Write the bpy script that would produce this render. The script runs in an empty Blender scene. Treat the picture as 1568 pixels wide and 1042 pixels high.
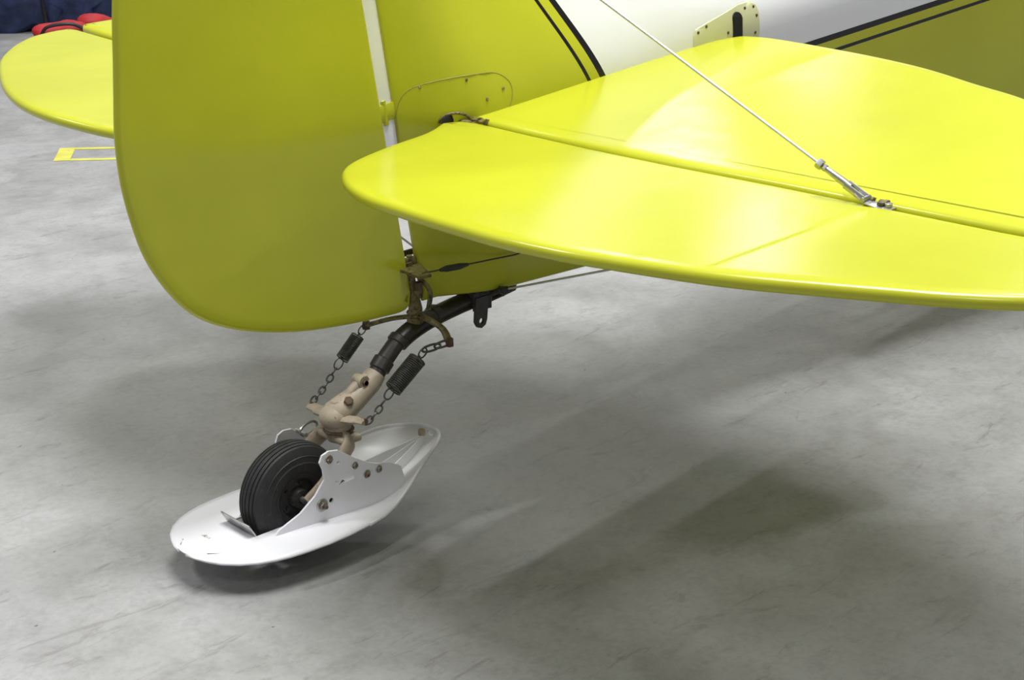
import bpy, bmesh, math, random
from mathutils import Vector, Matrix, noise
random.seed(4)
scene=bpy.context.scene
COL=bpy.context.collection
H=.758
# ------------------------------------------------------------------ materials
def newmat(name):
    m=bpy.data.materials.new(name); m.use_nodes=True
    nt=m.node_tree; b=nt.nodes["Principled BSDF"]
    return m,nt,b
def N(nt,t,**k):
    n=nt.nodes.new(t)
    for a,v in k.items(): setattr(n,a,v)
    return n
def math_(nt,op,a,b=None,c=None):
    n=N(nt,"ShaderNodeMath",operation=op)
    for i,v in enumerate((a,b,c)):
        if v is None: continue
        if isinstance(v,(int,float)): n.inputs[i].default_value=v
        else: nt.links.new(v,n.inputs[i])
    return n.outputs[0]
def mixc(nt,f,a,b,mode='MIX'):
    n=N(nt,"ShaderNodeMix",data_type='RGBA',blend_type=mode)
    for i,v in ((0,f),(6,a),(7,b)):
        if isinstance(v,(int,float)): n.inputs[i].default_value=v
        elif isinstance(v,tuple): n.inputs[i].default_value=(*v[:3],1)
        else: nt.links.new(v,n.inputs[i])
    return n.outputs[2]
def noisen(nt,scale,detail=4,rough=.55,vec=None,dist=0):
    n=N(nt,"ShaderNodeTexNoise"); n.inputs["Scale"].default_value=scale
    n.inputs["Detail"].default_value=detail; n.inputs["Roughness"].default_value=rough
    n.inputs["Distortion"].default_value=dist
    if vec is None:
        tc=N(nt,"ShaderNodeTexCoord"); vec=tc.outputs["Object"]
    nt.links.new(vec,n.inputs["Vector"]); return n.outputs["Fac"]
def ramp(nt,fac,stops):
    r=N(nt,"ShaderNodeValToRGB"); e=r.color_ramp.elements
    while len(e)<len(stops): e.new(.5)
    for i,(p,c) in enumerate(stops):
        e[i].position=p; e[i].color=(c,c,c,1) if isinstance(c,(int,float)) else (*c,1)
    nt.links.new(fac,r.inputs[0]); return r.outputs[0]
def bump(nt,b,h,strength,dist):
    n=N(nt,"ShaderNodeBump"); n.inputs["Strength"].default_value=strength; n.inputs["Distance"].default_value=dist
    nt.links.new(h,n.inputs["Height"]); nt.links.new(n.outputs[0],b.inputs["Normal"])
def simple(name,col,rough=.5,metal=0,var=.15,vscale=30,dirt=None,dirtamt=.62,coat=0,bmp=0):
    m,nt,b=newmat(name)
    f=noisen(nt,vscale,5)
    c=mixc(nt,ramp(nt,f,[(.3,0.),(.7,1.)]),tuple(x*(1-var) for x in col),tuple(min(1,x*(1+var)) for x in col))
    if dirt:
        g=noisen(nt,vscale*2.3,8,.7)
        c=mixc(nt,ramp(nt,g,[(dirtamt,0.),(dirtamt+.05,1.)]),c,dirt)
    nt.links.new(c,b.inputs["Base Color"]); b.inputs["Roughness"].default_value=rough; b.inputs["Metallic"].default_value=metal
    b.inputs["Coat Weight"].default_value=coat; b.inputs["Coat Roughness"].default_value=.1
    if bmp: bump(nt,b,f,bmp,.002)
    return m
YEL=(.490,.510,.027)
def yellow_color(nt):
    c=mixc(nt,ramp(nt,noisen(nt,2.2,3),[(.35,0.),(.65,1.)]),tuple(v*.94 for v in YEL),tuple(v*1.04 for v in YEL))
    g=noisen(nt,38,9,.75)
    return mixc(nt,ramp(nt,g,[(.70,0.),(.75,.5)]),c,(.30,.25,.06))
def yellow_surface(nt,b):
    b.inputs["Roughness"].default_value=.21; b.inputs["Specular IOR Level"].default_value=.45
    h=math_(nt,'ADD',math_(nt,'MULTIPLY',noisen(nt,6,2),1.0),math_(nt,'MULTIPLY',noisen(nt,70,3),.10))
    bump(nt,b,h,.42,.004)
yel,nt,b=newmat("yellow_doped_fabric"); nt.links.new(yellow_color(nt),b.inputs["Base Color"]); yellow_surface(nt,b)
# fuselage: yellow aft, white forward, black pinstripes
fus,nt,b=newmat("painted_fuselage")
tc=N(nt,"ShaderNodeTexCoord"); sx=N(nt,"ShaderNodeSeparateXYZ"); nt.links.new(tc.outputs["Object"],sx.inputs[0])
X,Z=sx.outputs[0],sx.outputs[2]
d1=math_(nt,'SUBTRACT',math_(nt,'ADD',math_(nt,'MULTIPLY',X,.8966),math_(nt,'MULTIPLY',Z,.4427)),.6733)
d2=math_(nt,'SUBTRACT',math_(nt,'SUBTRACT',math_(nt,'MULTIPLY',Z,.991),math_(nt,'MULTIPLY',X,.132)),.8156-.1129)
d=math_(nt,'MINIMUM',d1,d2)
white=math_(nt,'GREATER_THAN',d,0.)
k1=math_(nt,'MULTIPLY',math_(nt,'LESS_THAN',d,0.),math_(nt,'GREATER_THAN',d,-.0135))
k2=math_(nt,'MULTIPLY',math_(nt,'LESS_THAN',d,-.034),math_(nt,'GREATER_THAN',d,-.042))
c=mixc(nt,white,yellow_color(nt),(.80,.81,.83))
c=mixc(nt,math_(nt,'MAXIMUM',k1,k2),c,(.012,.012,.014))
nt.links.new(c,b.inputs["Base Color"]); yellow_surface(nt,b)
# concrete
conc,nt,b=newmat("polished_concrete")
a=noisen(nt,.7,5,.6,dist=.6); a2=noisen(nt,3.6,8,.68,dist=.5); a3=noisen(nt,60,4,.7); a4=noisen(nt,15,6,.7)
c=mixc(nt,ramp(nt,a,[(.3,0.),(.7,1.)]),(.315,.312,.310),(.395,.397,.402))
c=mixc(nt,.5,c,ramp(nt,a2,[(.32,(.215,.212,.208)),(.5,(.345,.345,.343)),(.68,(.46,.465,.475))]))
c=mixc(nt,ramp(nt,a4,[(.30,.30),(.52,0.)]),c,(.17,.168,.162))
c=mixc(nt,ramp(nt,a3,[(.3,.24),(.6,0.)]),c,(.20,.20,.198))
tc=N(nt,"ShaderNodeTexCoord"); mp=N(nt,"ShaderNodeMapping"); mp.inputs["Scale"].default_value=(1,4,1); mp.inputs["Rotation"].default_value=(0,0,.6)
nt.links.new(tc.outputs["Object"],mp.inputs[0])
s=noisen(nt,5,7,.75,vec=mp.outputs[0],dist=1.2)
c=mixc(nt,ramp(nt,s,[(.57,0.),(.71,.6)]),c,(.13,.12,.112))
sp_=noisen(nt,24,3,.6)
c=mixc(nt,ramp(nt,sp_,[(.73,0.),(.76,.8)]),c,(.05,.045,.04))
nt.links.new(c,b.inputs["Base Color"])
nt.links.new(ramp(nt,a2,[(.3,.30),(.7,.46)]),b.inputs["Roughness"])
bump(nt,b,a3,.12,.002)
M=dict(yel=yel,fus=fus,conc=conc,
 white=simple("white_ski_paint",(.84,.84,.89),.32,0,.03,6,dirt=(.22,.15,.10),dirtamt=.65,coat=.1),
 gapstrip=simple("white_gap_strip",(.86,.86,.92),.5,0,.03,10),
 cream=simple("cream_fairing",(.60,.61,.36),.35,0,.05,10,dirt=(.35,.33,.12),dirtamt=.66),
 black=simple("black_painted_steel",(.028,.026,.024),.42,0,.3,40,dirt=(.10,.075,.05),dirtamt=.6,bmp=.2),
 rubber=simple("tire_rubber",(.020,.020,.021),.62,0,.25,50,dirt=(.05,.048,.045),dirtamt=.6),
 tan=simple("tan_cast_bracket",(.40,.335,.25),.5,0,.15,35,dirt=(.18,.12,.08),dirtamt=.61,bmp=.3),
 steel=simple("dull_steel",(.45,.45,.44),.35,.9,.2,60),
 spring=simple("spring_steel",(.12,.12,.12),.4,.7,.3,80,dirt=(.12,.07,.04),dirtamt=.6),
 cable=simple("brace_wire_steel",(.62,.63,.64),.3,.7,.05,60),
 olive=simple("grimy_olive_fitting",(.17,.14,.04),.5,0,.3,45,dirt=(.05,.04,.025),dirtamt=.52,bmp=.3),
 dark=simple("dark_void",(.006,.006,.006),.8),
 bolt=simple("worn_bolt",(.33,.30,.26),.4,.6,.3,80,dirt=(.13,.08,.05),dirtamt=.5),
 rust=simple("rusty_bolt",(.13,.085,.055),.6,.3,.3,80),
 tape=simple("yellow_floor_paint",(.60,.58,.08),.5,0,.15,12,dirt=(.45,.44,.2),dirtamt=.62),
 navy=simple("navy_canvas",(.022,.036,.10),.75,0,.5,14,bmp=.8),
 red=simple("red_nylon",(.42,.014,.018),.6,0,.3,10,bmp=.6),
 blackbag=simple("black_plastic",(.015,.015,.018),.45,0,.3,20),
 wall=simple("painted_wall_panel",(.55,.56,.56),.6,0,.05,3),
 ceil=simple("white_ceiling_liner",(.62,.62,.61),.6,0,.05,3),
 cab=simple("white_enamel",(.82,.83,.85),.35,0,.03,4),
 outline=simple("panel_seam",(.30,.27,.03),.5))
# ------------------------------------------------------------------ helpers
def empty(name,parent=None,loc=(0,0,0)):
    o=bpy.data.objects.new(name,None); COL.objects.link(o); o.parent=parent; o.location=loc; return o
def mesh_obj(name,verts,faces,mat,parent=None,smooth=True,ang=40):
    me=bpy.data.meshes.new(name); me.from_pydata([tuple(v) for v in verts],[],faces); me.validate()
    bm=bmesh.new(); bm.from_mesh(me); bmesh.ops.recalc_face_normals(bm,faces=bm.faces)
    if smooth:
        for f in bm.faces: f.smooth=True
        for e in bm.edges:
            if len(e.link_faces)==2 and e.calc_face_angle(0)>math.radians(ang): e.smooth=False
    bm.to_mesh(me); bm.free()
    me.materials.append(M[mat]); o=bpy.data.objects.new(name,me); COL.objects.link(o); o.parent=parent; return o
class B:
    "accumulates geometry for one part"
    def __init__(s): s.v=[]; s.f=[]
    def add(s,v,f):
        k=len(s.v); s.v+=[Vector(p) for p in v]; s.f+=[tuple(i+k for i in q) for q in f]; return s
    def obj(s,name,mat,parent=None,**k): return mesh_obj(name,s.v,s.f,mat,parent,**k)
def catmull(pts,n=6,closed=False):
    P=[Vector(p) for p in pts]; out=[]; L=len(P)
    rng=range(L) if closed else range(L-1)
    for i in rng:
        p0=P[(i-1)%L] if closed or i>0 else P[0]*2-P[1]
        p1=P[i]; p2=P[(i+1)%L]
        p3=P[(i+2)%L] if closed or i+2<L else P[-1]*2-P[-2]
        for k in range(n):
            t=k/n
            out.append(.5*((2*p1)+(p2-p0)*t+(2*p0-5*p1+4*p2-p3)*t*t+(3*p1-p0-3*p2+p3)*t**3))
    if not closed: out.append(P[-1])
    return out
def sweep(pts,r,seg=10,closed=False,flat=1.0,up=None,cap=True):
    P=[Vector(p) for p in pts]; n=len(P)
    R_=list(r) if isinstance(r,(list,tuple)) else [r]*n
    while len(R_)<n: R_.append(R_[-1])
    T=[]
    for i in range(n):
        a=P[(i-1)%n] if (closed or i>0) else P[i]; c=P[(i+1)%n] if (closed or i<n-1) else P[i]
        T.append((c-a).normalized())
    u=Vector(up) if up else (Vector((0,0,1)) if abs(T[0].z)<.9 else Vector((1,0,0)))
    V=[];F=[]
    for i in range(n):
        u=(u-T[i]*u.dot(T[i])).normalized(); w=T[i].cross(u)
        for k in range(seg):
            a=2*math.pi*k/seg
            V.append(P[i]+(u*math.cos(a)*flat+w*math.sin(a))*R_[i])
    m=n if closed else n-1
    for i in range(m):
        for k in range(seg):
            a=i*seg+k; b_=i*seg+(k+1)%seg; c=((i+1)%n)*seg+(k+1)%seg; d_=((i+1)%n)*seg+k
            F.append((a,b_,c,d_))
    if not closed and cap:
        F.append(tuple(range(seg))); F.append(tuple(range((n-1)*seg,n*seg)))
    return V,F
def lathe(prof,center,axis,seg=48):
    ax=Vector(axis).normalized(); u=ax.orthogonal().normalized(); w=ax.cross(u); C0=Vector(center); V=[];F=[];n=len(prof)
    for k in range(seg):
        a=2*math.pi*k/seg; dr=u*math.cos(a)+w*math.sin(a)
        for r,h in prof: V.append(C0+dr*r+ax*h)
    for k in range(seg):
        for i in range(n-1):
            a=k*n+i; b_=((k+1)%seg)*n+i; F.append((a,a+1,b_+1,b_))
    return V,F
def disc(center,axis,r,h,seg=24,bev=None):
    bev=r*.15 if bev is None else bev
    return lathe([(1e-5,0),(r,0),(r,h-bev),(r-bev,h),(1e-5,h)],center,axis,seg)
def hexnut(center,axis,r,h): 
    return lathe([(1e-5,0),(r,0),(r,h*.8),(r*.85,h),(1e-5,h)],center,axis,6)
def ellipsoid(c,rx,ry,rz,nu=24,nv=14,rot=None,e=1.0,nz=0):
    V=[];F=[]
    def sp(v): return math.copysign(abs(v)**e,v)
    for j in range(nv+1):
        ph=-math.pi/2+math.pi*j/nv
        for i in range(nu):
            th=2*math.pi*i/nu
            p=Vector((rx*sp(math.cos(ph))*sp(math.cos(th)),ry*sp(math.cos(ph))*sp(math.sin(th)),rz*sp(math.sin(ph))))
            if nz: p*=1+nz*noise.noise(p*9+Vector(c)*3)
            if rot: p=rot@p
            V.append(p+Vector(c))
    for j in range(nv):
        for i in range(nu):
            a=j*nu+i; b_=j*nu+(i+1)%nu; F.append((a,b_,b_+nu,a+nu))
    return V,F
def box(c,sx_,sy_,sz_,rot=None,bev=.003):
    bm=bmesh.new(); bmesh.ops.create_cube(bm,size=1)
    for v in bm.verts: v.co=Vector((v.co.x*sx_,v.co.y*sy_,v.co.z*sz_))
    if bev: bmesh.ops.bevel(bm,geom=bm.edges[:],offset=bev,segments=2,affect='EDGES',profile=.5)
    V=[]
    bm.verts.index_update()
    for v in bm.verts:
        p=v.co.copy()
        if rot: p=rot@p
        V.append(p+Vector(c))
    F=[tuple(v.index for v in f.verts) for f in bm.faces]; bm.free(); return V,F
def inset(pts,d):
    n=len(pts); out=[]
    area=sum(pts[i][0]*pts[(i+1)%n][1]-pts[(i+1)%n][0]*pts[i][1] for i in range(n))
    s=1 if area>0 else -1
    for i in range(n):
        a=Vector(pts[i-1]);b_=Vector(pts[i]);c=Vector(pts[(i+1)%n])
        e1=(b_-a).normalized(); e2=(c-b_).normalized()
        n1=Vector((-e1.y,e1.x))*s; n2=Vector((-e2.y,e2.x))*s
        m=(n1+n2); 
        if m.length<.2: m=n1
        m.normalize(); k=max(.5,m.dot(n1)); out.append(b_+m*d/k)
    return out
def panel(name,outline,fn,r=.011,extra=.001,mat='yel',parent=None,prof=7):
    "fabric surface: tube-like rounded rim and flat taut skins. fn(u,v,h)->xyz"
    seq=[]
    for k in range(-prof,prof+1):
        a=math.pi/2*k/prof; seq.append((r*(1-math.cos(a)),r*math.sin(a)))
    seq=[(r+.014,-(r+extra)),(r+.006,-(r+extra*.75))]+seq+[(r+.006,r+extra*.75),(r+.014,r+extra)]
    V=[];F=[];n=len(outline)
    for ins,h in seq:
        for p in inset(outline,ins): V.append(fn(p[0],p[1],h))
    L=len(seq)
    for j in range(L-1):
        for i in range(n):
            F.append((j*n+i,j*n+(i+1)%n,(j+1)*n+(i+1)%n,(j+1)*n+i))
    F.append(tuple(range(n))); F.append(tuple(range((L-1)*n,L*n)))
    me=bpy.data.meshes.new(name); me.from_pydata([tuple(v) for v in V],[],F)
    bm=bmesh.new(); bm.from_mesh(me)
    bmesh.ops.recalc_face_normals(bm,faces=bm.faces)
    ng=[f for f in bm.faces if len(f.verts)>4]
    for f in bm.faces: f.smooth=len(f.verts)<=4
    bmesh.ops.triangulate(bm,faces=ng)
    bm.to_mesh(me); bm.free(); me.materials.append(M[mat])
    o=bpy.data.objects.new(name,me); COL.objects.link(o); o.parent=parent; return o
def plate2d(outer,holes,th,fn):
    "flat plate with holes; fn(u,v,w)->xyz ; returns verts, faces"
    cu=bpy.data.curves.new("tmp",'CURVE'); cu.dimensions='2D'; cu.fill_mode='BOTH'; cu.extrude=th/2; cu.bevel_depth=min(.0006,th/4); cu.bevel_resolution=1
    for L in [outer]+holes:
        s=cu.splines.new('POLY'); s.points.add(len(L)-1)
        for i,p in enumerate(L): s.points[i].co=(p[0],p[1],0,1)
        s.use_cyclic_u=True
    o=bpy.data.objects.new("tmp",cu); COL.objects.link(o)
    dg=bpy.context.evaluated_depsgraph_get(); me=bpy.data.meshes.new_from_object(o.evaluated_get(dg))
    V=[fn(v.co.x,v.co.y,v.co.z) for v in me.vertices]; F=[tuple(p.vertices) for p in me.polygons]
    bpy.data.objects.remove(o); bpy.data.curves.remove(cu); bpy.data.meshes.remove(me); return V,F
def circ(x,y,r,n=16): return [(x+r*math.cos(2*math.pi*i/n),y+r*math.sin(2*math.pi*i/n)) for i in range(n)]
def helix(a,c,r,turns,wire,seg=14):
    a=Vector(a);c=Vector(c);ax=(c-a).normalized();u=ax.orthogonal().normalized();w=ax.cross(u);P=[]
    n=int(turns*seg)
    for i in range(n+1):
        t=i/n; an=2*math.pi*turns*t
        P.append(a+(c-a)*t+(u*math.cos(an)+w*math.sin(an))*r)
    return sweep(P,wire,6)
def link(c,ax,side,l,w,r):
    ax=Vector(ax).normalized(); side=Vector(side); side=(side-ax*side.dot(ax)).normalized(); P=[]
    for i in range(16):
        t=2*math.pi*i/16; ca,sa=math.cos(t),math.sin(t)
        P.append(Vector(c)+ax*ca*l/2+side*math.copysign(abs(sa)**.8,sa)*w/2)
    return sweep(P,r,6,closed=True)
def chain(a,c,l,w,r,sag=.006):
    a=Vector(a);c=Vector(c);D=(c-a).length;n=max(2,int(D/(l*.72)));bb=B();ax=(c-a).normalized()
    s1=ax.orthogonal(); s2=ax.cross(s1)
    for i in range(n):
        t=(i+.5)/n; p=a.lerp(c,t)-Vector((0,0,sag*4*t*(1-t)))
        bb.add(*link(p,ax,s1 if i%2 else s2,l,w,r))
    return bb
# ------------------------------------------------------------------ the airplane
plane=empty("light_airplane")
TA=math.tan(math.radians(8.19)); TE_=math.tan(math.radians(1.05))
WF=.008
def wS(s):
    base=.075+.165*s
    if s<.10:
        t=(s+.095)/.195; t=max(0,min(1,t)); t=t*t*(3-2*t)
        return WF+( .0915-WF)*t
    return min(base,.36)
def ztop(s):
    K=[(-.1,1.50),(0,1.49),(.12,1.43),(.25,1.31),(.40,1.15),(.55,1.045),(.75,1.03),(1.2,1.10),(2,1.22),(3.2,1.42),(4.2,1.5)]
    for (a,za),(c,zc) in zip(K,K[1:]):
        if s<=c:
            t=(s-a)/(c-a); return za+(zc-za)*max(0,min(1,t))
    return K[-1][1]
def sm(t): t=max(0,min(1,t)); return t*t*(3-2*t)
def zS(s): return H+TA*s
def zB(s): return .412+.03*max(0,s)
def halfw(s,z):
    zs=zS(s); w=wS(s)
    if z<=zs: 
        t=(zs-z)/(zs-zB(s)); return w*(1-.14*t)
    zt=ztop(s); t=(z-zs)/(zt-zs)
    wf=WF+.006*sm((s+.09)/.1)
    deck=w*max(0,1-t**2.4)**.55
    fin=wf+(w-wf)*(1-sm((z-zs)/.34))
    b_=sm((s-.35)/.35); v=fin*(1-b_)+deck*b_
    if z>zt-.012: v=min(v,.012*math.sqrt(max(0,1-((z-zt+.012)/.012)**2))+ (0.0004))
    return v
def shear(s,z): return -.144*(z-H)*(1-sm((s+.09)/.6))
S_ST=[-.088,-.0868,-.083,-.070,-.050,-.02,.01,.04,.07,.1,.14,.18,.22,.26,.3,.34,.38,.42,.46,.5,.54,.58,.62,.66,.7,.75,.8,.9,1.0,1.15,1.3,1.5,1.75,2.0,2.4,2.8,3.3,3.8,4.2]
V=[];F=[];NB=16;NT=34
for i_s,s_ in enumerate(S_ST):
    zb,zs,zt=zB(s_),zS(s_),ztop(s_)
    rimf=(.35,.75)[i_s] if i_s<2 else 1
    zz=[zb,zb+.006,zb+.02]+[zb+.02+(zs-zb-.02)*(i+1)/(NB) for i in range(NB)]+[zs+(zt-.014-zs)*(i+1)/NT for i in range(NT)]+[zt-.008,zt-.003,zt]
    side=[]
    for i,z in enumerate(zz):
        w=halfw(s_,z)*rimf
        if i==0: w=max(0.002,w-.014)
        if i==1: w=max(0.003,w-.004)
        side.append((w,z))
    ring=[Vector((s_+shear(s_,z),-w,z)) for w,z in side]+[Vector((s_+shear(s_,z),w,z)) for w,z in reversed(side)]
    V+=ring; n=len(ring)
for i in range(len(S_ST)-1):
    for k in range(n): F.append((i*n+k,i*n+(k+1)%n,(i+1)*n+(k+1)%n,(i+1)*n+k))
F.append(tuple(range(n))); F.append(tuple(range((len(S_ST)-1)*n,len(S_ST)*n)))
mesh_obj("fuselage_and_fin",V,F,'fus',plane,ang=50)
def surf(x,z,off=0.0):
    s_=x
    for _ in range(6): s_=x-shear(s_,z)
    return Vector((x,-halfw(s_,z)-off,z))
# rudder
rud=[(-.655,1.069),(-.665,.966),(-.670,.914),(-.676,.844),(-.674,.773),(-.663,.704),(-.642,.631),(-.605,.564),(-.560,.512),(-.502,.475),(-.427,.446),(-.327,.422),(-.220,.409),(-.125,.403),(-.088,.404),(-.072,.414)]
top=[(-.240,1.52),(-.30,1.555),(-.40,1.545),(-.50,1.48),(-.58,1.38),(-.625,1.25)]
curve=catmull(top+rud,5)
def xr(z): return -.070-.150*(z-.449)
hl=[(xr(z),z) for z in (.44,.5,.6,.7,.8,.9,1.0,1.1,1.2,1.3,1.4,1.5)]
outline=[tuple(p) for p in curve]+hl
panel("rudder",outline,lambda u,v,h:Vector((u,h,v)),r=.009,extra=.0008,parent=plane)
# thin white strip filling the gap between rudder and fin, upper span
V=[];F=[];zz=[.655,.80,.95,1.1,1.25,1.4,1.47]
for z in zz:
    xf=-.088-.144*(z-H)
    for x,y in ((xr(z)-.004,-.003),((xr(z)+xf)/2,-.0055),(xf+.003,-.003),(xf+.003,.003),((xr(z)+xf)/2,.0055),(xr(z)-.004,.003)): V.append((x,y,z))
for i in range(len(zz)-1):
    for k in range(6): F.append((i*6+k,i*6+(k+1)%6,(i+1)*6+(k+1)%6,(i+1)*6+k))
F+= [tuple(range(6)),tuple(range(len(V)-6,len(V)))]
mesh_obj("rudder_gap_strip",V,F,'gapstrip',plane)
# horizontal tail
e_st=[(-.014,.045),(-.060,.072),(-.107,.089),(-.182,.105),(-.260,.128),(-.320,.154),(-.363,.191),(-.402,.253),(-.430,.340),(-.438,.433),(-.443,.547),(-.442,.665),(-.429,.773),(-.412,.847),(-.391,.927),(-.369,1.002),(-.345,1.064),(-.308,1.141),(-.270,1.218),(-.232,1.292),(-.178,1.373),(-.115,1.435),(-.045,1.482),(.03,1.507),(.072,1.503)]
e_pt=[(-.014,.045),(-.060,.072),(-.107,.089),(-.182,.105),(-.260,.128),(-.330,.165),(-.385,.22),(-.430,.30),(-.452,.391),(-.464,.489),(-.466,.640),(-.447,.784),(-.403,.931),(-.343,1.073),(-.251,1.253),(-.163,1.373),(-.105,1.435),(-.045,1.482),(.03,1.507),(.072,1.503)]
hinge=[(.037,.085),(.033,.20),(.029,.377),(.034,.59),(.045,.77),(.052,.98),(.054,1.108),(.060,1.234),(.085,1.489)]
def hx(y):
    y=abs(y)
    if y<=hinge[0][1]: return hinge[0][0]
    for (a,ya),(c,yc) in zip(hinge,hinge[1:]):
        if y<=yc: return a+(c-a)*(y-ya)/(yc-ya)
    return hinge[-1][0]
def elev_map(sg):
    def f(u,v,h): return Vector((u,sg*v,H+.003+TE_*u+h))
    return f
def stab_map(sg):
    def f(u,v,h): return Vector((u-h*.14,sg*v,H+TA*u+h*.99))
    return f
for nm,pts,sg in (("elevator_starboard",e_st,-1),("elevator_port",e_pt,1)):
    cv=[tuple(p) for p in catmull(pts,5)]
    ys=[1.47,1.35,1.2,1.0,.8,.6,.4,.25,.15,.10]
    panel(nm,cv+[(hx(y)-.0035,y) for y in ys]+[(.020,.062)],elev_map(sg),r=.011,parent=plane)
le=[(.655,.186),(.680,.212),(.690,.270),(.688,.34),(.683,.406),(.670,.536),(.646,.673),(.603,.811),(.571,.919),(.510,1.05),(.430,1.19),(.335,1.31),(.25,1.385),(.175,1.435),(.130,1.465),(.098,1.482)]
root=[(.60,.160),(.45,.130),(.30,.107),(.146,.083),(.060,.066)]
for nm,sg in (("stabilizer_starboard",-1),("stabilizer_port",1)):
    cv=[tuple(p) for p in catmull(le,5)]
    ys=[.08,.15,.25,.4,.6,.8,1.0,1.2,1.35,1.46]
    panel(nm,cv+[(hx(y)+.0035,y) for y in ys[::-1]]+root[::-1],stab_map(sg),r=.012,parent=plane)
# torque tube / root hinge fittings
bb=B(); bb.add(*sweep([(.026,-.10,H+.004),(.026,.10,H+.004)],.0125,16)); bb.obj("elevator_torque_tube",'olive',plane)
bb=B(); 
for sgn in (-1,1):
    p=surf(.005,H+.012,.0005); p.y=abs(p.y)*sgn
    bb.add(*ellipsoid(p,.024,.003,.016,20,8))
bb.obj("torque_tube_opening",'dark',plane)
bb=B()
for sgn in (-1,1):
    bb.add(*sweep([(.012+.026*math.cos(a),sgn*(abs(surf(.012+.026*math.cos(a),H+.01+.02*math.sin(a)).y)+.001),H+.012+.017*math.sin(a)) for a in [math.pi*i/12 for i in range(13)]],.0028,8))
bb.obj("torque_tube_opening_lip",'olive',plane)
bb=B()
for sgn in (-1,1):
    for yy in (.092,.112,.97,.995):
        bb.add(*box((hx(yy),sgn*yy,H+hx(yy)*TA+.012),.024,.010,.006,bev=.002))
        bb.add(*disc((hx(yy),sgn*yy-.007,H+hx(yy)*TA+.012),(0,1,0),.005,.014,12))
bb.obj("elevator_hinge_fittings",'olive',plane)
# access panel seam and screws on the fin
seam=[(-.088,.735),(-.091,.775),(-.087,.808),(-.072,.832),(-.045,.844),(.005,.853),(.054,.857),(.090,.856),(.112,.847),(.126,.830),(.126,.805),(.115,.782)]
bb=B(); bb.add(*sweep([surf(p.x,p.y,-.0006) for p in catmull(seam,5)],.0013,6)); bb.obj("access_panel_seam",'outline',plane)
bb=B()
for x,z in ((-.045,.840),(.035,.848),(.108,.824),(.070,.808)): 
    p=surf(x,z); bb.add(*disc(p,(0,-1,0),.0032,.0015,12))
bb.obj("access_panel_screws",'bolt',plane)
# fairing plate ahead of the stabilizer root
pl=[(.563,.830),(.566,.872),(.572,.886),(.590,.893),(.655,.914),(.690,.926),(.722,.930),(.738,.922),(.742,.905),(.742,.856),(.70,.850),(.64,.842)]
sub=[]
for i in range(len(pl)):
    a=Vector(pl[i]);c=Vector(pl[(i+1)%len(pl)])
    for k in range(4): sub.append(a.lerp(c,k/4))
ctr=Vector((.655,.88)); rings=[1,.97,.75,.5,.25]
V=[];F=[];n=len(sub)
for j,r_ in enumerate(rings):
    for p in sub:
        q=ctr.lerp(p,r_); V.append(surf(q.x,q.y,.0005 if j==0 else .003))
V.append(surf(ctr.x,ctr.y,.003))
for j in range(len(rings)-1):
    for i in range(n): F.append((j*n+i,j*n+(i+1)%n,(j+1)*n+(i+1)%n,(j+1)*n+i))
for i in range(n): F.append(((len(rings)-1)*n+i,(len(rings)-1)*n+(i+1)%n,len(V)-1))
mesh_obj("root_fairing_plate",V,F,'cream',plane)
bb=B()
for x,z in ((.575,.845),(.578,.880),(.60,.89),(.655,.872),(.728,.918),(.705,.917),(.733,.90),(.728,.865)): bb.add(*disc(surf(x,z,.002),(0,-1,0),.0032,.002,10))
bb.obj("fairing_screws",'rust',plane)
sl=[(.680+.012*math.cos(a),.898+.014*math.sin(a)) for a in [math.pi*i/10 for i in range(11)]]+[(.667,.846),(.692,.846)]
V=[surf(x,z,.0062) for x,z in sl]+[surf(x,z,.002) for x,z in sl]; n=len(sl)
F=[tuple(range(n))]+[(i,(i+1)%n,n+(i+1)%n,n+i) for i in range(n)]
mesh_obj("trim_slot",V,F,'dark',plane,smooth=False)
# rudder hinges bridging the gap
bb=B()
for z in (.80,1.12,1.38):
    bb.add(*box((xr(z)+.012,0,z),.05,.014,.034,rot=Matrix.Rotation(-.144,3,'Y'),bev=.003)); bb.add(*disc((xr(z)+.012,0,z-.024),(-.144,0,1),.0075,.048,14))
bb.obj("rudder_hinges",'yel',plane)
bb=B(); z=.50; bb.add(*box((xr(z)+.012,0,z),.05,.008,.016,bev=.002)); bb.add(*disc((xr(z)+.012,0,z-.012),(0,0,1),.006,.024,12)); bb.obj("rudder_lower_hinge",'olive',plane)
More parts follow.
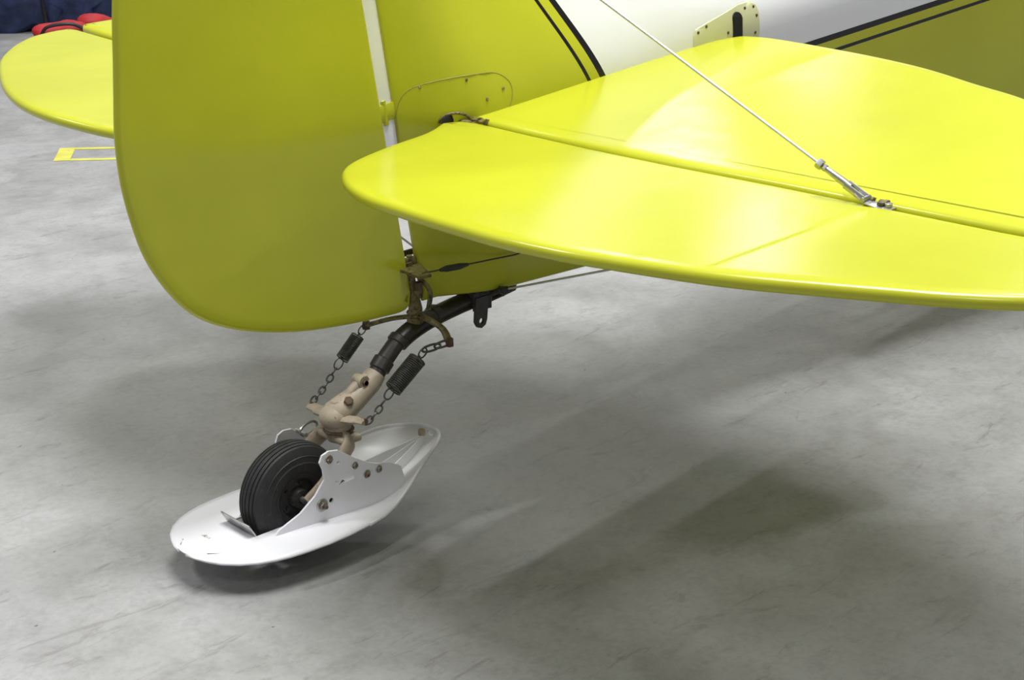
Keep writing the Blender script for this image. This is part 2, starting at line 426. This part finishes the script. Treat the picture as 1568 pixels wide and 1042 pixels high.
# brace wires
for sg,nm in ((-1,"starboard"),(1,"port")):
    A=Vector((.041,sg*.970,H+.024)); T=Vector((-.10,sg*.012,1.295)); dv=(T-A).normalized()
    bb=B(); bb.add(*sweep([A+dv*.085,T],.0024,8)); bb.obj("brace_wire_"+nm,'cable',plane)
    bb=B()
    bb.add(*sweep([A+dv*.03,A+dv*.045,A+dv*.085,A+dv*.09],[.0055,.006,.0045,.003],12)); bb.add(*hexnut(A+dv*.086,dv,.0085,.010)); bb.add(*hexnut(A+dv*.078,dv,.006,.006))
    side=dv.cross(Vector((0,0,1))).normalized()
    for k in (-1,1): bb.add(*sweep([A+side*k*.007+dv*.002,A+side*k*.007+dv*.038],.0055,8,flat=.45,up=side))
    bb.obj("brace_fork_"+nm,'steel',plane)
    bb=B(); base=A-Vector((0,0,.010))
    bb.add(*sweep([base+Vector((.008,sg*.046,-.001)),base+Vector((.005,sg*.024,0)),base+Vector((0,0,.006)),A+dv*.016],.013,10,flat=.20,up=(0,0,1)))
    bb.add(*sweep([A-side*.012,A+side*.012],.004,10)); bb.add(*disc(base+Vector((.008,sg*.036,.002)),(0,0,1),.006,.006,12))
    bb.obj("brace_bracket_"+nm,'steel',plane)
    A2=Vector((.041,sg*.970,H-.012)); T2=Vector((.105,sg*.05,.408)); d2_=(A2-T2).normalized()
    bb=B(); bb.add(*sweep([T2,A2],.0022,8)); bb.obj("lower_brace_wire_"+nm,'cable',plane)
    bb=B(); bb.add(*sweep([T2-d2_*.01,T2+d2_*.02,T2+d2_*.05,T2+d2_*.055],[.007,.006,.006,.003],10)); bb.add(*hexnut(T2+d2_*.028,d2_,.009,.008))
    bb.add(*box(T2+Vector((0,-sg*.012,.002)),.03,.03,.008)); bb.obj("lower_brace_fork_"+nm,'black',plane)
    bb=B(); bb.add(*sweep([(-.085,sg*.06,.492),(.13,sg*.092,.489),(.30,sg*.10,.50)],.0016,6))
    bb.add(*sweep([(-.045,sg*.066,.491),(-.03,sg*.068,.491),(.0,sg*.072,.490),(.02,sg*.075,.490)],[.003,.0065,.0065,.003],10)); bb.obj("rudder_cable_"+nm,'black',plane)
# rudder horn (upper) and steering arm
bb=B()
hornp=[(-.10,-.07),(-.075,-.075),(-.055,-.03),(-.04,0),(-.055,.03),(-.075,.075),(-.10,.07),(-.095,.02),(-.10,0),(-.095,-.02)]
bb.add(*plate2d(hornp,[],.005,lambda u,v,w:Vector((u,v,.489+w))))
bb.add(*sweep([(-.072,0,.50),(-.062,0,.44),(-.055,0,.40),(-.055,0,.355)],[.010,.011,.014,.013],14))
bb.add(*disc((-.057,0,.425),(.1,0,1),.017,.018,18)); bb.add(*disc((-.055,0,.372),(0,0,1),.018,.014,18))
bb.add(*sweep(catmull([(-.06,.015,.392),(-.05,-.03,.384),(-.042,-.065,.370),(-.050,-.092,.352)],4),.0085,10,flat=.6))
bb.add(*sweep(catmull([(-.06,-.015,.390),(-.075,.05,.372),(-.10,.10,.352)],4),.008,10,flat=.6))
bb.add(*sweep(catmull([(-.055,-.010,.47),(-.040,-.028,.44),(-.040,-.022,.40)],4),.005,8))
bb.obj("rudder_horn_and_steering_arm",'olive',plane)
bb=B()
for p in ((-.05,-.094,.35),(-.10,.102,.35),(-.055,0,.36),(-.06,-.018,.45)): bb.add(*hexnut(Vector(p)-Vector((0,0,.006)),(0,0,1),.0085,.016))
bb.obj("steering_arm_nuts",'rust',plane)
# tail spring
sp=catmull([(.20,0,.398),(.133,0,.390),(.053,0,.384),(-.033,0,.371),(-.093,0,.350),(-.136,0,.316),(-.170,0,.282),(-.195,0,.262)],6)
bb=B(); bb.add(*sweep(sp,.0205,16,flat=.72,up=(0,0,1)))
sp2=[p+Vector((0,0,-.012)) for p in sp[:26]]; bb.add(*sweep(sp2,.019,12,flat=.5,up=(0,0,1)))
for i in (16,25,31,32,37):
    a=sp[i];t=(sp[i+1]-sp[i]).normalized(); bb.add(*sweep([a-t*.008,a-t*.006,a+t*.006,a+t*.008],[.021,.0235,.0235,.021],16,flat=.8,up=(0,0,1)))
bb.add(*box((.10,0,.392),.05,.055,.03,rot=Matrix.Rotation(-.05,3,'Y')))
for sx_ in (.118,.085):
    for sg in (-1,1): bb.add(*hexnut((sx_,sg*.022,.366),(0,0,1),.008,.05))
bb.add(*plate2d([(.078,.395),(.074,.345),(.080,.334),(.091,.330),(.102,.335),(.106,.346),(.112,.395)],[circ(.091,.345,.0065)],.005,lambda u,v,w:Vector((u,-.028+w,v))))
for k in range(3): bb.add(*hexnut((.14+.014*k,-.03,.392+.003*k),(0,-1,.2),.007,.014))
bb.obj("tail_spring",'black',plane)
# tailwheel bracket + fork
bb=B()
body=[Vector((-.160,0,.292)),Vector((-.178,0,.277)),Vector((-.21,0,.258)),Vector((-.24,0,.245)),Vector((-.262,0,.236)),Vector((-.275,0,.230))]
bb.add(*sweep(body,[.022,.025,.026,.030,.032,.022],18,flat=.85,up=(0,0,1)))
bb.add(*ellipsoid((-.262,0,.232),.034,.032,.026,24,14))
bb.add(*sweep([(-.262,0,.238),(-.258,0,.20),(-.257,0,.185)],[.028,.025,.023],20))
bb.add(*sweep(catmull([(-.185,0,.292),(-.205,0,.284),(-.228,0,.268),(-.250,0,.254)],4),[.010]*5+[.011]*4+[.009]*4,10,flat=.9))
bb.add(*disc((-.200,-.014,.288),(0,1,0),.0125,.028,18))
bb.add(*sweep(catmull([(-.262,-.02,.232),(-.258,-.055,.238),(-.254,-.080,.240)],4),[.014]*5+[.010]*4,12,flat=.5))
bb.add(*sweep(catmull([(-.262,.02,.232),(-.258,.055,.228),(-.252,.092,.224)],4),[.018]*5+[.013]*4,12,flat=.5))
bb.add(*sweep([(-.262,0,.256),(-.262,0,.264)],[.013,.009],14))
for sg in (-1,1):
    bb.add(*sweep(catmull([(-.256,sg*.012,.194),(-.262,sg*.038,.190),(-.290,sg*.048,.168),(-.335,sg*.050,.130),(-.377,sg*.050,.104)],4),[.019]*6+[.018]*6+[.016]*5,12,flat=.45,up=(0,1,0)))
bb.add(*box((-.257,0,.192),.048,.085,.014,bev=.005))
bb.obj("tailwheel_bracket_and_fork",'tan',plane)
bb=B()
bb.add(*sweep([(-.200,-.020,.288),(-.200,.018,.288)],.0045,10)); bb.add(*hexnut((-.200,-.014,.288),(0,-1,0),.0065,.006))
bb.add(*hexnut((-.245,-.018,.262),(-.3,-.7,.6),.0095,.010))
bb.add(*lathe([(.029,-.0025),(.031,0),(.029,.0025),(.025,.0025),(.025,-.0025),(.029,-.0025)],(-.258,0,.205),(0,0,1),24))
bb.add(*sweep([(-.252,-.079,.234),(-.252,-.079,.247)],.0035,8)); bb.add(*sweep([(-.252,.092,.218),(-.252,.092,.232)],.004,8))
bb.obj("bracket_bolts",'rust',plane)
# wheel
WC=(-.377,0,.106)
prof=[(.040,-.024),(.050,-.027),(.062,-.033),(.078,-.034),(.090,-.031)]
prof+= [(.0975,-.0275)]
R0=.106
def rt(y): return R0-7.0*y*y
prof.append((rt(-.0255),-.0255))
for e_ in (-.0195,-.0105,0,.0105,.0195):
    prof+= [(rt(e_-.0016),e_-.0016),(rt(e_)-.0032,e_-.0009),(rt(e_)-.0032,e_+.0009),(rt(e_+.0016),e_+.0016)]
prof.append((rt(.0255),.0255)); prof+=[(.0975,.0275),(.090,.031),(.078,.034),(.062,.033),(.050,.027),(.040,.024)]
bb=B(); bb.add(*lathe(prof,WC,(0,1,0),80)); 
for h in (-1,1):
    bb.add(*lathe([(.0705,h*.0335),(.072,h*.0352),(.074,h*.0335)],WC,(0,1,0),64)); bb.add(*lathe([(.0835,h*.0325),(.085,h*.0338),(.0865,h*.0315)],WC,(0,1,0),64))
bb.obj("tailwheel_tire",'rubber',plane,ang=35)
bb=B(); bb.add(*lathe([(.008,-.034),(.018,-.034),(.020,-.028),(.022,-.018),(.036,-.016),(.043,-.024),(.050,-.0285),(.052,-.027),(.046,-.018),(.040,-.010),(.040,.010),(.046,.018),(.052,.027),(.050,.0285),(.043,.024),(.036,.016),(.022,.018),(.020,.028),(.018,.034),(.008,.034)],WC,(0,1,0),48))
for k in range(5):
    a=2*math.pi*k/5; 
    for sg in (-1,1): bb.add(*hexnut((WC[0]+.029*math.cos(a),sg*.016,WC[2]+.029*math.sin(a)),(0,sg,0),.004,.006))
bb.obj("wheel_hub",'black',plane)
bb=B(); bb.add(*sweep([(-.377,-.066,.106),(-.377,.066,.106)],.0065,14)); bb.obj("wheel_axle",'steel',plane)
# ski
CY=.010
HW=[(-.6165,.012),(-.612,.036),(-.603,.060),(-.590,.085),(-.568,.110),(-.540,.130),(-.51,.143),(-.485,.150),(-.45,.155),(-.40,.158),(-.35,.156),(-.30,.149),(-.26,.141),(-.23,.134),(-.20,.126),(-.17,.117),(-.14,.106),(-.115,.096),(-.09,.084),(-.07,.073),(-.052,.061),(-.036,.047),(-.024,.032),(-.018,.016)]
def skiz(x,y,hw):
    t=max(0,min(1,(x+.27)/.252)); k=.050*t**2.6; q=abs(y)/hw
    e=.058*sm(t*1.25)*(1-.75*t**3)*q**2.2
    crown=-.004*q**3*(1-t)   # rolled rim
    return .066+k+e+crown
cols=[-1,-.9,-.75,-.6,-.45,-.32,0,.32,.45,.6,.75,.9,1]
V=[];F=[];nc=len(cols)
for x,hw in HW:
    for c_ in cols:
        y=c_*hw
        if abs(c_)==.32: y=math.copysign(min(.046,hw*.5),c_)
        elif hw>.1 and abs(c_)>.32: y=math.copysign(.046+(hw-.046)*(abs(c_)-.32)/.68,c_)
        V.append((x,y+CY,skiz(x,y,hw)))
for i in range(len(HW)-1):
    for j in range(nc-1):
        if -.486<=HW[i][0]<-.262 and cols[j] in (-.32,0): continue
        F.append((i*nc+j,i*nc+j+1,(i+1)*nc+j+1,(i+1)*nc+j))
o=mesh_obj("ski_runner",V,F,'white',plane,ang=60)
md=o.modifiers.new("thickness",'SOLIDIFY'); md.thickness=.004; md.offset=0
# folded stiffening ridges converging on the prow
bb=B()
def hwat(x):
    for (a,ha),(c,hc) in zip(HW,HW[1:]):
        if x<=c: return ha+(hc-ha)*(x-a)/(c-a)
    return HW[-1][1]
for y0,w0 in ((-.055,.020),(0,.016),(.055,.020)):
    V=[];F=[];nk=13
    for k in range(nk):
        t=k/(nk-1); x=-.245+t*.205; hw=hwat(x); y=y0*(1-t**1.2); w=w0*(1-.75*t); h=.002+.020*math.sin(math.pi*min(1,.08+t*.7))**1.0+.006*t
        for yy,hh in ((-w,-.001),(-w*.15,h*.9),(w*.15,h*.9),(w,-.001)):
            V.append((x,y+yy+CY,skiz(x,y+yy,hw)+hh))
    for k in range(nk-1):
        for j in range(3): F.append((k*4+j,k*4+j+1,k*4+5+j,k*4+4+j))
    F.append((0,1,2,3)); F.append(tuple(range(nk*4-4,nk*4)))
    bb.add(V,F)
bb.obj("ski_prow_ridges",'white',plane,ang=30)
bb=B()
P=[(x,-hw+CY,skiz(x,hw,hw)+.001) for x,hw in HW[11:]]+[(x,hw+CY,skiz(x,hw,hw)+.001) for x,hw in HW[11:][::-1]]
bb.add(*sweep(P,.0038,8))
bb.obj("ski_prow_rim",'white',plane)
bb=B(); bb.add(*disc((-.040,CY+.004,.124),(-.2,-.3,.9),.0075,.010,16)); bb.obj("ski_prow_bolt",'tan',plane)
plate=[(-.462,.066),(-.452,.076),(-.406,.096),(-.372,.122),(-.350,.150),(-.352,.170),(-.358,.186),(-.352,.199),(-.338,.204),(-.318,.201),(-.286,.178),(-.255,.158),(-.235,.150),(-.206,.144),(-.180,.130),(-.172,.10),(-.19,.068)]
holes=[[(-.322,.130),(-.298,.152),(-.284,.140),(-.286,.134)],circ(-.338,.104,.0055),circ(-.318,.176,.004)]
def py(x): return .059+.10*(x+.46)
for sg,nm in ((-1,"starboard"),(1,"port")):
    bb=B(); bb.add(*plate2d(plate,holes,.0035,lambda u,v,w:Vector((u,sg*py(u)+w,v))))
    bb.obj("ski_side_plate_"+nm,'white',plane,smooth=False)
    bb=B(); bb2=B()
    for x,z,r_ in ((-.338,.188,.0065),(-.283,.160,.0055),(-.257,.135,.006),(-.230,.138,.0055)):
        y=sg*(py(x)+.002); bb.add(*hexnut((x,y,z),(0,sg,0),r_,.005)); bb2.add(*disc((x,y-sg*.0005,z),(0,sg,0),r_*1.5,.002,18))
    y=py(-.358)
    bb.add(*hexnut((-.358,sg*(y+.004),.100),(0,sg,0),.0085,.007)); bb2.add(*disc((-.358,sg*(y+.0015),.100),(0,sg,0),.0135,.003,20)); bb.add(*sweep([(-.358,sg*(y+.010),.1),(-.358,sg*(y+.016),.1)],.0042,10))
    bb.obj("side_plate_bolts_"+nm,'bolt',plane); bb2.obj("side_plate_washers_"+nm,'steel',plane)
bb=B(); bb.add(*box((-.492,CY,.078),.003,.092,.034,rot=Matrix.Rotation(-.5,3,'Y'),bev=.0008)); bb.add(*box((-.255,CY,.078),.003,.09,.03,rot=Matrix.Rotation(.4,3,'Y'),bev=.0008)); bb.obj("ski_slot_flaps",'steel',plane)
bb=B(); bb.add(*link((-.285,.060,.196),(1,0,.3),(0,.4,1),.040,.020,.003)); bb.add(*sweep([(-.30,.05,.19),(-.305,.075,.195)],.004,8)); bb.obj("release_shackle",'steel',plane)
# springs + chains
def springset(nm,a,s1,s2,c,r,turns,wire):
    a,s1,s2,c=map(Vector,(a,s1,s2,c)); ax=(s2-s1).normalized()
    bb=B(); bb.add(*helix(s1,s2,r,turns,wire)); 
    bb.add(*sweep(catmull([s1+ax.orthogonal().normalized()*r,s1+ax*.002,s1-ax*.008],4),wire,6))
    bb.add(*link(s1-ax*.016,ax,(0,0,1),.022,.016,wire*.9)); bb.add(*link(s2+ax*.012,ax,(1,0,.2),.024,.020,wire*.9))
    bb.obj("steering_spring_"+nm,'spring',plane)
    ch=chain(s2+ax*.022,c,.017,.011,.0019)
    p0=s1-ax*.024
    for k in range(2):
        t=(k+.5)/2; ch.add(*link(p0.lerp(a,t),(a-p0),(0,0,1) if k else (1,0,.3),(a-p0).length*.75,.012,.0024))
    ch.obj("steering_chain_"+nm,'spring',plane)
springset("port",(-.10,.102,.352),(-.124,.1,.335),(-.166,.1,.298),(-.250,.093,.232),.0125,15,.0016)
springset("starboard",(-.050,-.093,.352),(-.122,-.082,.333),(-.184,-.08,.288),(-.250,-.080,.240),.0165,19,.0019)
# ------------------------------------------------------------------ floor, room
def quad(name,x0,x1,y0,y1,z,mat,th=.0):
    return mesh_obj(name,[(x0,y0,z),(x1,y0,z),(x1,y1,z),(x0,y1,z)],[(0,1,2,3)],mat,None,smooth=False)
quad("floor",-12,16,-12,14,0,'conc')
bb=B(); bb.add(*box((2,14.06,3),28,.12,6,bev=0)); bb.obj("wall_north",'wall',None,smooth=False)
bb=B(); bb.add(*box((16.06,1,3),.12,26,6,bev=0)); bb.obj("wall_east",'wall',None,smooth=False)
bb=B(); bb.add(*box((2,1,6.06),28,26,.12,bev=0)); bb.obj("ceiling",'ceil',None,smooth=False)
# floor marking: painted rectangle outline
t0=Vector((.864,3.207,0)); v=Vector((.125,.176,0)).normalized()
u=Vector((.163,-.147,0)).normalized()
def strip(a,c,w):
    a=Vector(a);c=Vector(c);d_=(c-a).normalized();s_=Vector((-d_.y,d_.x,0))*w/2
    return [a-s_,c-s_,c+s_,a+s_]
bb=B()
L_=1.3; Wd=.215
for i_,pts in enumerate((strip(t0+u*.03,t0+u*.03+v*Wd,.06),strip(t0+v*.016+u*.06,t0+v*.016+u*L_,.03),strip(t0+v*(Wd-.016)+u*.06,t0+v*(Wd-.016)+u*L_,.03),strip(t0+u*(L_+.015),t0+u*(L_+.015)+v*Wd,.03))):
    P=[p+Vector((0,0,.0012)) for p in pts]
    bb.add(P,[(0,1,2,3)])
bb.obj("painted_floor_marking",'tape',None,smooth=False)
# ------------------------------------------------------------------ background items
rz=Matrix.Rotation(math.radians(-43),3,'Z')
def P3(o,x,y,z): return Vector(o)+rz@Vector((x,y,z))
O=Vector((2.18,6.12,0))
bag=empty("duffel_bag")
bb=B(); bb.add(*ellipsoid(P3(O,.15,.1,.17),.46,.20,.17,36,20,rot=rz,e=.75,nz=.4)); bb.obj("bag_body",'navy',bag)
bb=B()
for k in (-.1,.25):
    bb.add(*sweep(catmull([P3(O,k,-.12,.05),P3(O,k,-.13,.25),P3(O,k+.05,.0,.40),P3(O,k,.2,.33)],6),.02,8,flat=.3))
bb.obj("bag_straps",'blackbag',bag)
O2=Vector((2.18,5.50,0))
bag2=empty("gym_bag")
bb=B(); bb.add(*ellipsoid(P3(O2,.05,.05,.055),.17,.12,.055,30,16,rot=rz,e=.7,nz=.5)); bb.add(*ellipsoid(P3(O2,.16,.10,.10),.10,.09,.04,24,12,rot=rz,e=.8,nz=.6)); bb.obj("bag_body",'red',bag2)
bb=B(); bb.add(*sweep(catmull([P3(O2,-.10,-.06,.06),P3(O2,-.05,-.08,.11),P3(O2,.08,-.08,.12),P3(O2,.16,-.05,.06)],6),.009,8)); bb.obj("bag_handle",'blackbag',bag2)
O3=Vector((2.65,6.95,0))
chest=empty("tool_chest")
bb=B(); bb.add(*box(P3(O3,0,0,.50),1.8,.5,.8,rot=rz,bev=.01)); bb.obj("chest_body",'blackbag',chest)
bb=B()
for k in range(4): bb.add(*box(P3(O3,0,-.255,.21+.18*k),1.7,.02,.15,rot=rz,bev=.004))
bb.obj("drawers",'blackbag',chest)
bb=B()
for k in range(4): bb.add(*box(P3(O3,0,-.28,.26+.18*k),1.5,.02,.02,rot=rz,bev=.004))
bb.obj("drawer_pulls",'steel',chest)
bb=B()
for a in (-.8,.8):
    for c_ in (-.2,.2): bb.add(*disc(P3(O3,a-.02,c_,.05),rz@Vector((1,0,0)),.05,.04,20)); bb.add(*box(P3(O3,a,c_,.08),.03,.03,.06,rot=rz))
bb.obj("casters",'blackbag',chest)
O4=Vector((1.66,5.86,0))
cre=empty("plastic_crate")
bb=B(); bb.add(*box(P3(O4,.0,.0,.14),.36,.3,.28,rot=rz,bev=.02)); bb.add(*box(P3(O4,.0,.0,.29),.40,.34,.03,rot=rz,bev=.008)); bb.obj("crate_body",'blackbag',cre)
bb=B(); bb.add(*box(P3(O4,.0,-.155,.12),.30,.02,.05,rot=rz,bev=.006)); bb.obj("crate_band",'red',cre)
# ------------------------------------------------------------------ lamps
def lamp(x,y,power,L=1.0,W=.25,z=5.7):
    e_=empty("hangar_ceiling_lamp",None,(x,y,0))
    bb=B(); bb.add(*box((0,0,z+.07),L+.1,W+.1,.10,bev=.02)); bb.add(*sweep([(-L*.35,0,z+.1),(-L*.35,0,6.0)],.01,6)); bb.add(*sweep([(L*.35,0,z+.1),(L*.35,0,6.0)],.01,6)); bb.obj("housing",'cab',e_)
    ld=bpy.data.lights.new("tube_light",'AREA'); ld.shape='RECTANGLE'; ld.size=L; ld.size_y=W; ld.energy=power; ld.color=(1,1,.995)
    lo=bpy.data.objects.new("tube_light",ld); COL.objects.link(lo); lo.parent=e_; lo.location=(0,0,z-.005)
lamp(.3,-.6,400,2.8,1.8)
for x,y,p in ((-4,-4,55),(4.5,-3.5,60),(-3.2,2.6,120),(.8,4.5,160),(5.5,1.5,90),(6.5,6.1,55),(9.1,11.0,55),(4.2,9,90),(10.5,4,40),(-3,9,85),(11,8,50)):
    lamp(x,y,p)
w=bpy.data.worlds.new("world"); scene.world=w; w.use_nodes=True
w.node_tree.nodes["Background"].inputs[0].default_value=(.90,.88,.88,1); w.node_tree.nodes["Background"].inputs[1].default_value=.31
scene.view_settings.view_transform='Standard'
# ------------------------------------------------------------------ camera
psi,th,ro=map(math.radians,(47.097,19.823,-1.021))
Fv=Vector((math.cos(psi)*math.cos(th),math.sin(psi)*math.cos(th),-math.sin(th)))
Rv=Vector((math.sin(psi),-math.cos(psi),0)); Uv=Rv.cross(Fv)
R2=Rv*math.cos(ro)+Uv*math.sin(ro); U2=R2.cross(Fv)
cd=bpy.data.cameras.new("camera"); co=bpy.data.objects.new("camera",cd); COL.objects.link(co)
cd.sensor_width=36; cd.lens=2545.2/1568*36; cd.clip_end=100
m=Matrix((R2,U2,-Fv)).transposed().to_4x4(); m.translation=Vector((-2.0237,-2.3953,1.4461)); co.matrix_world=m
scene.camera=co
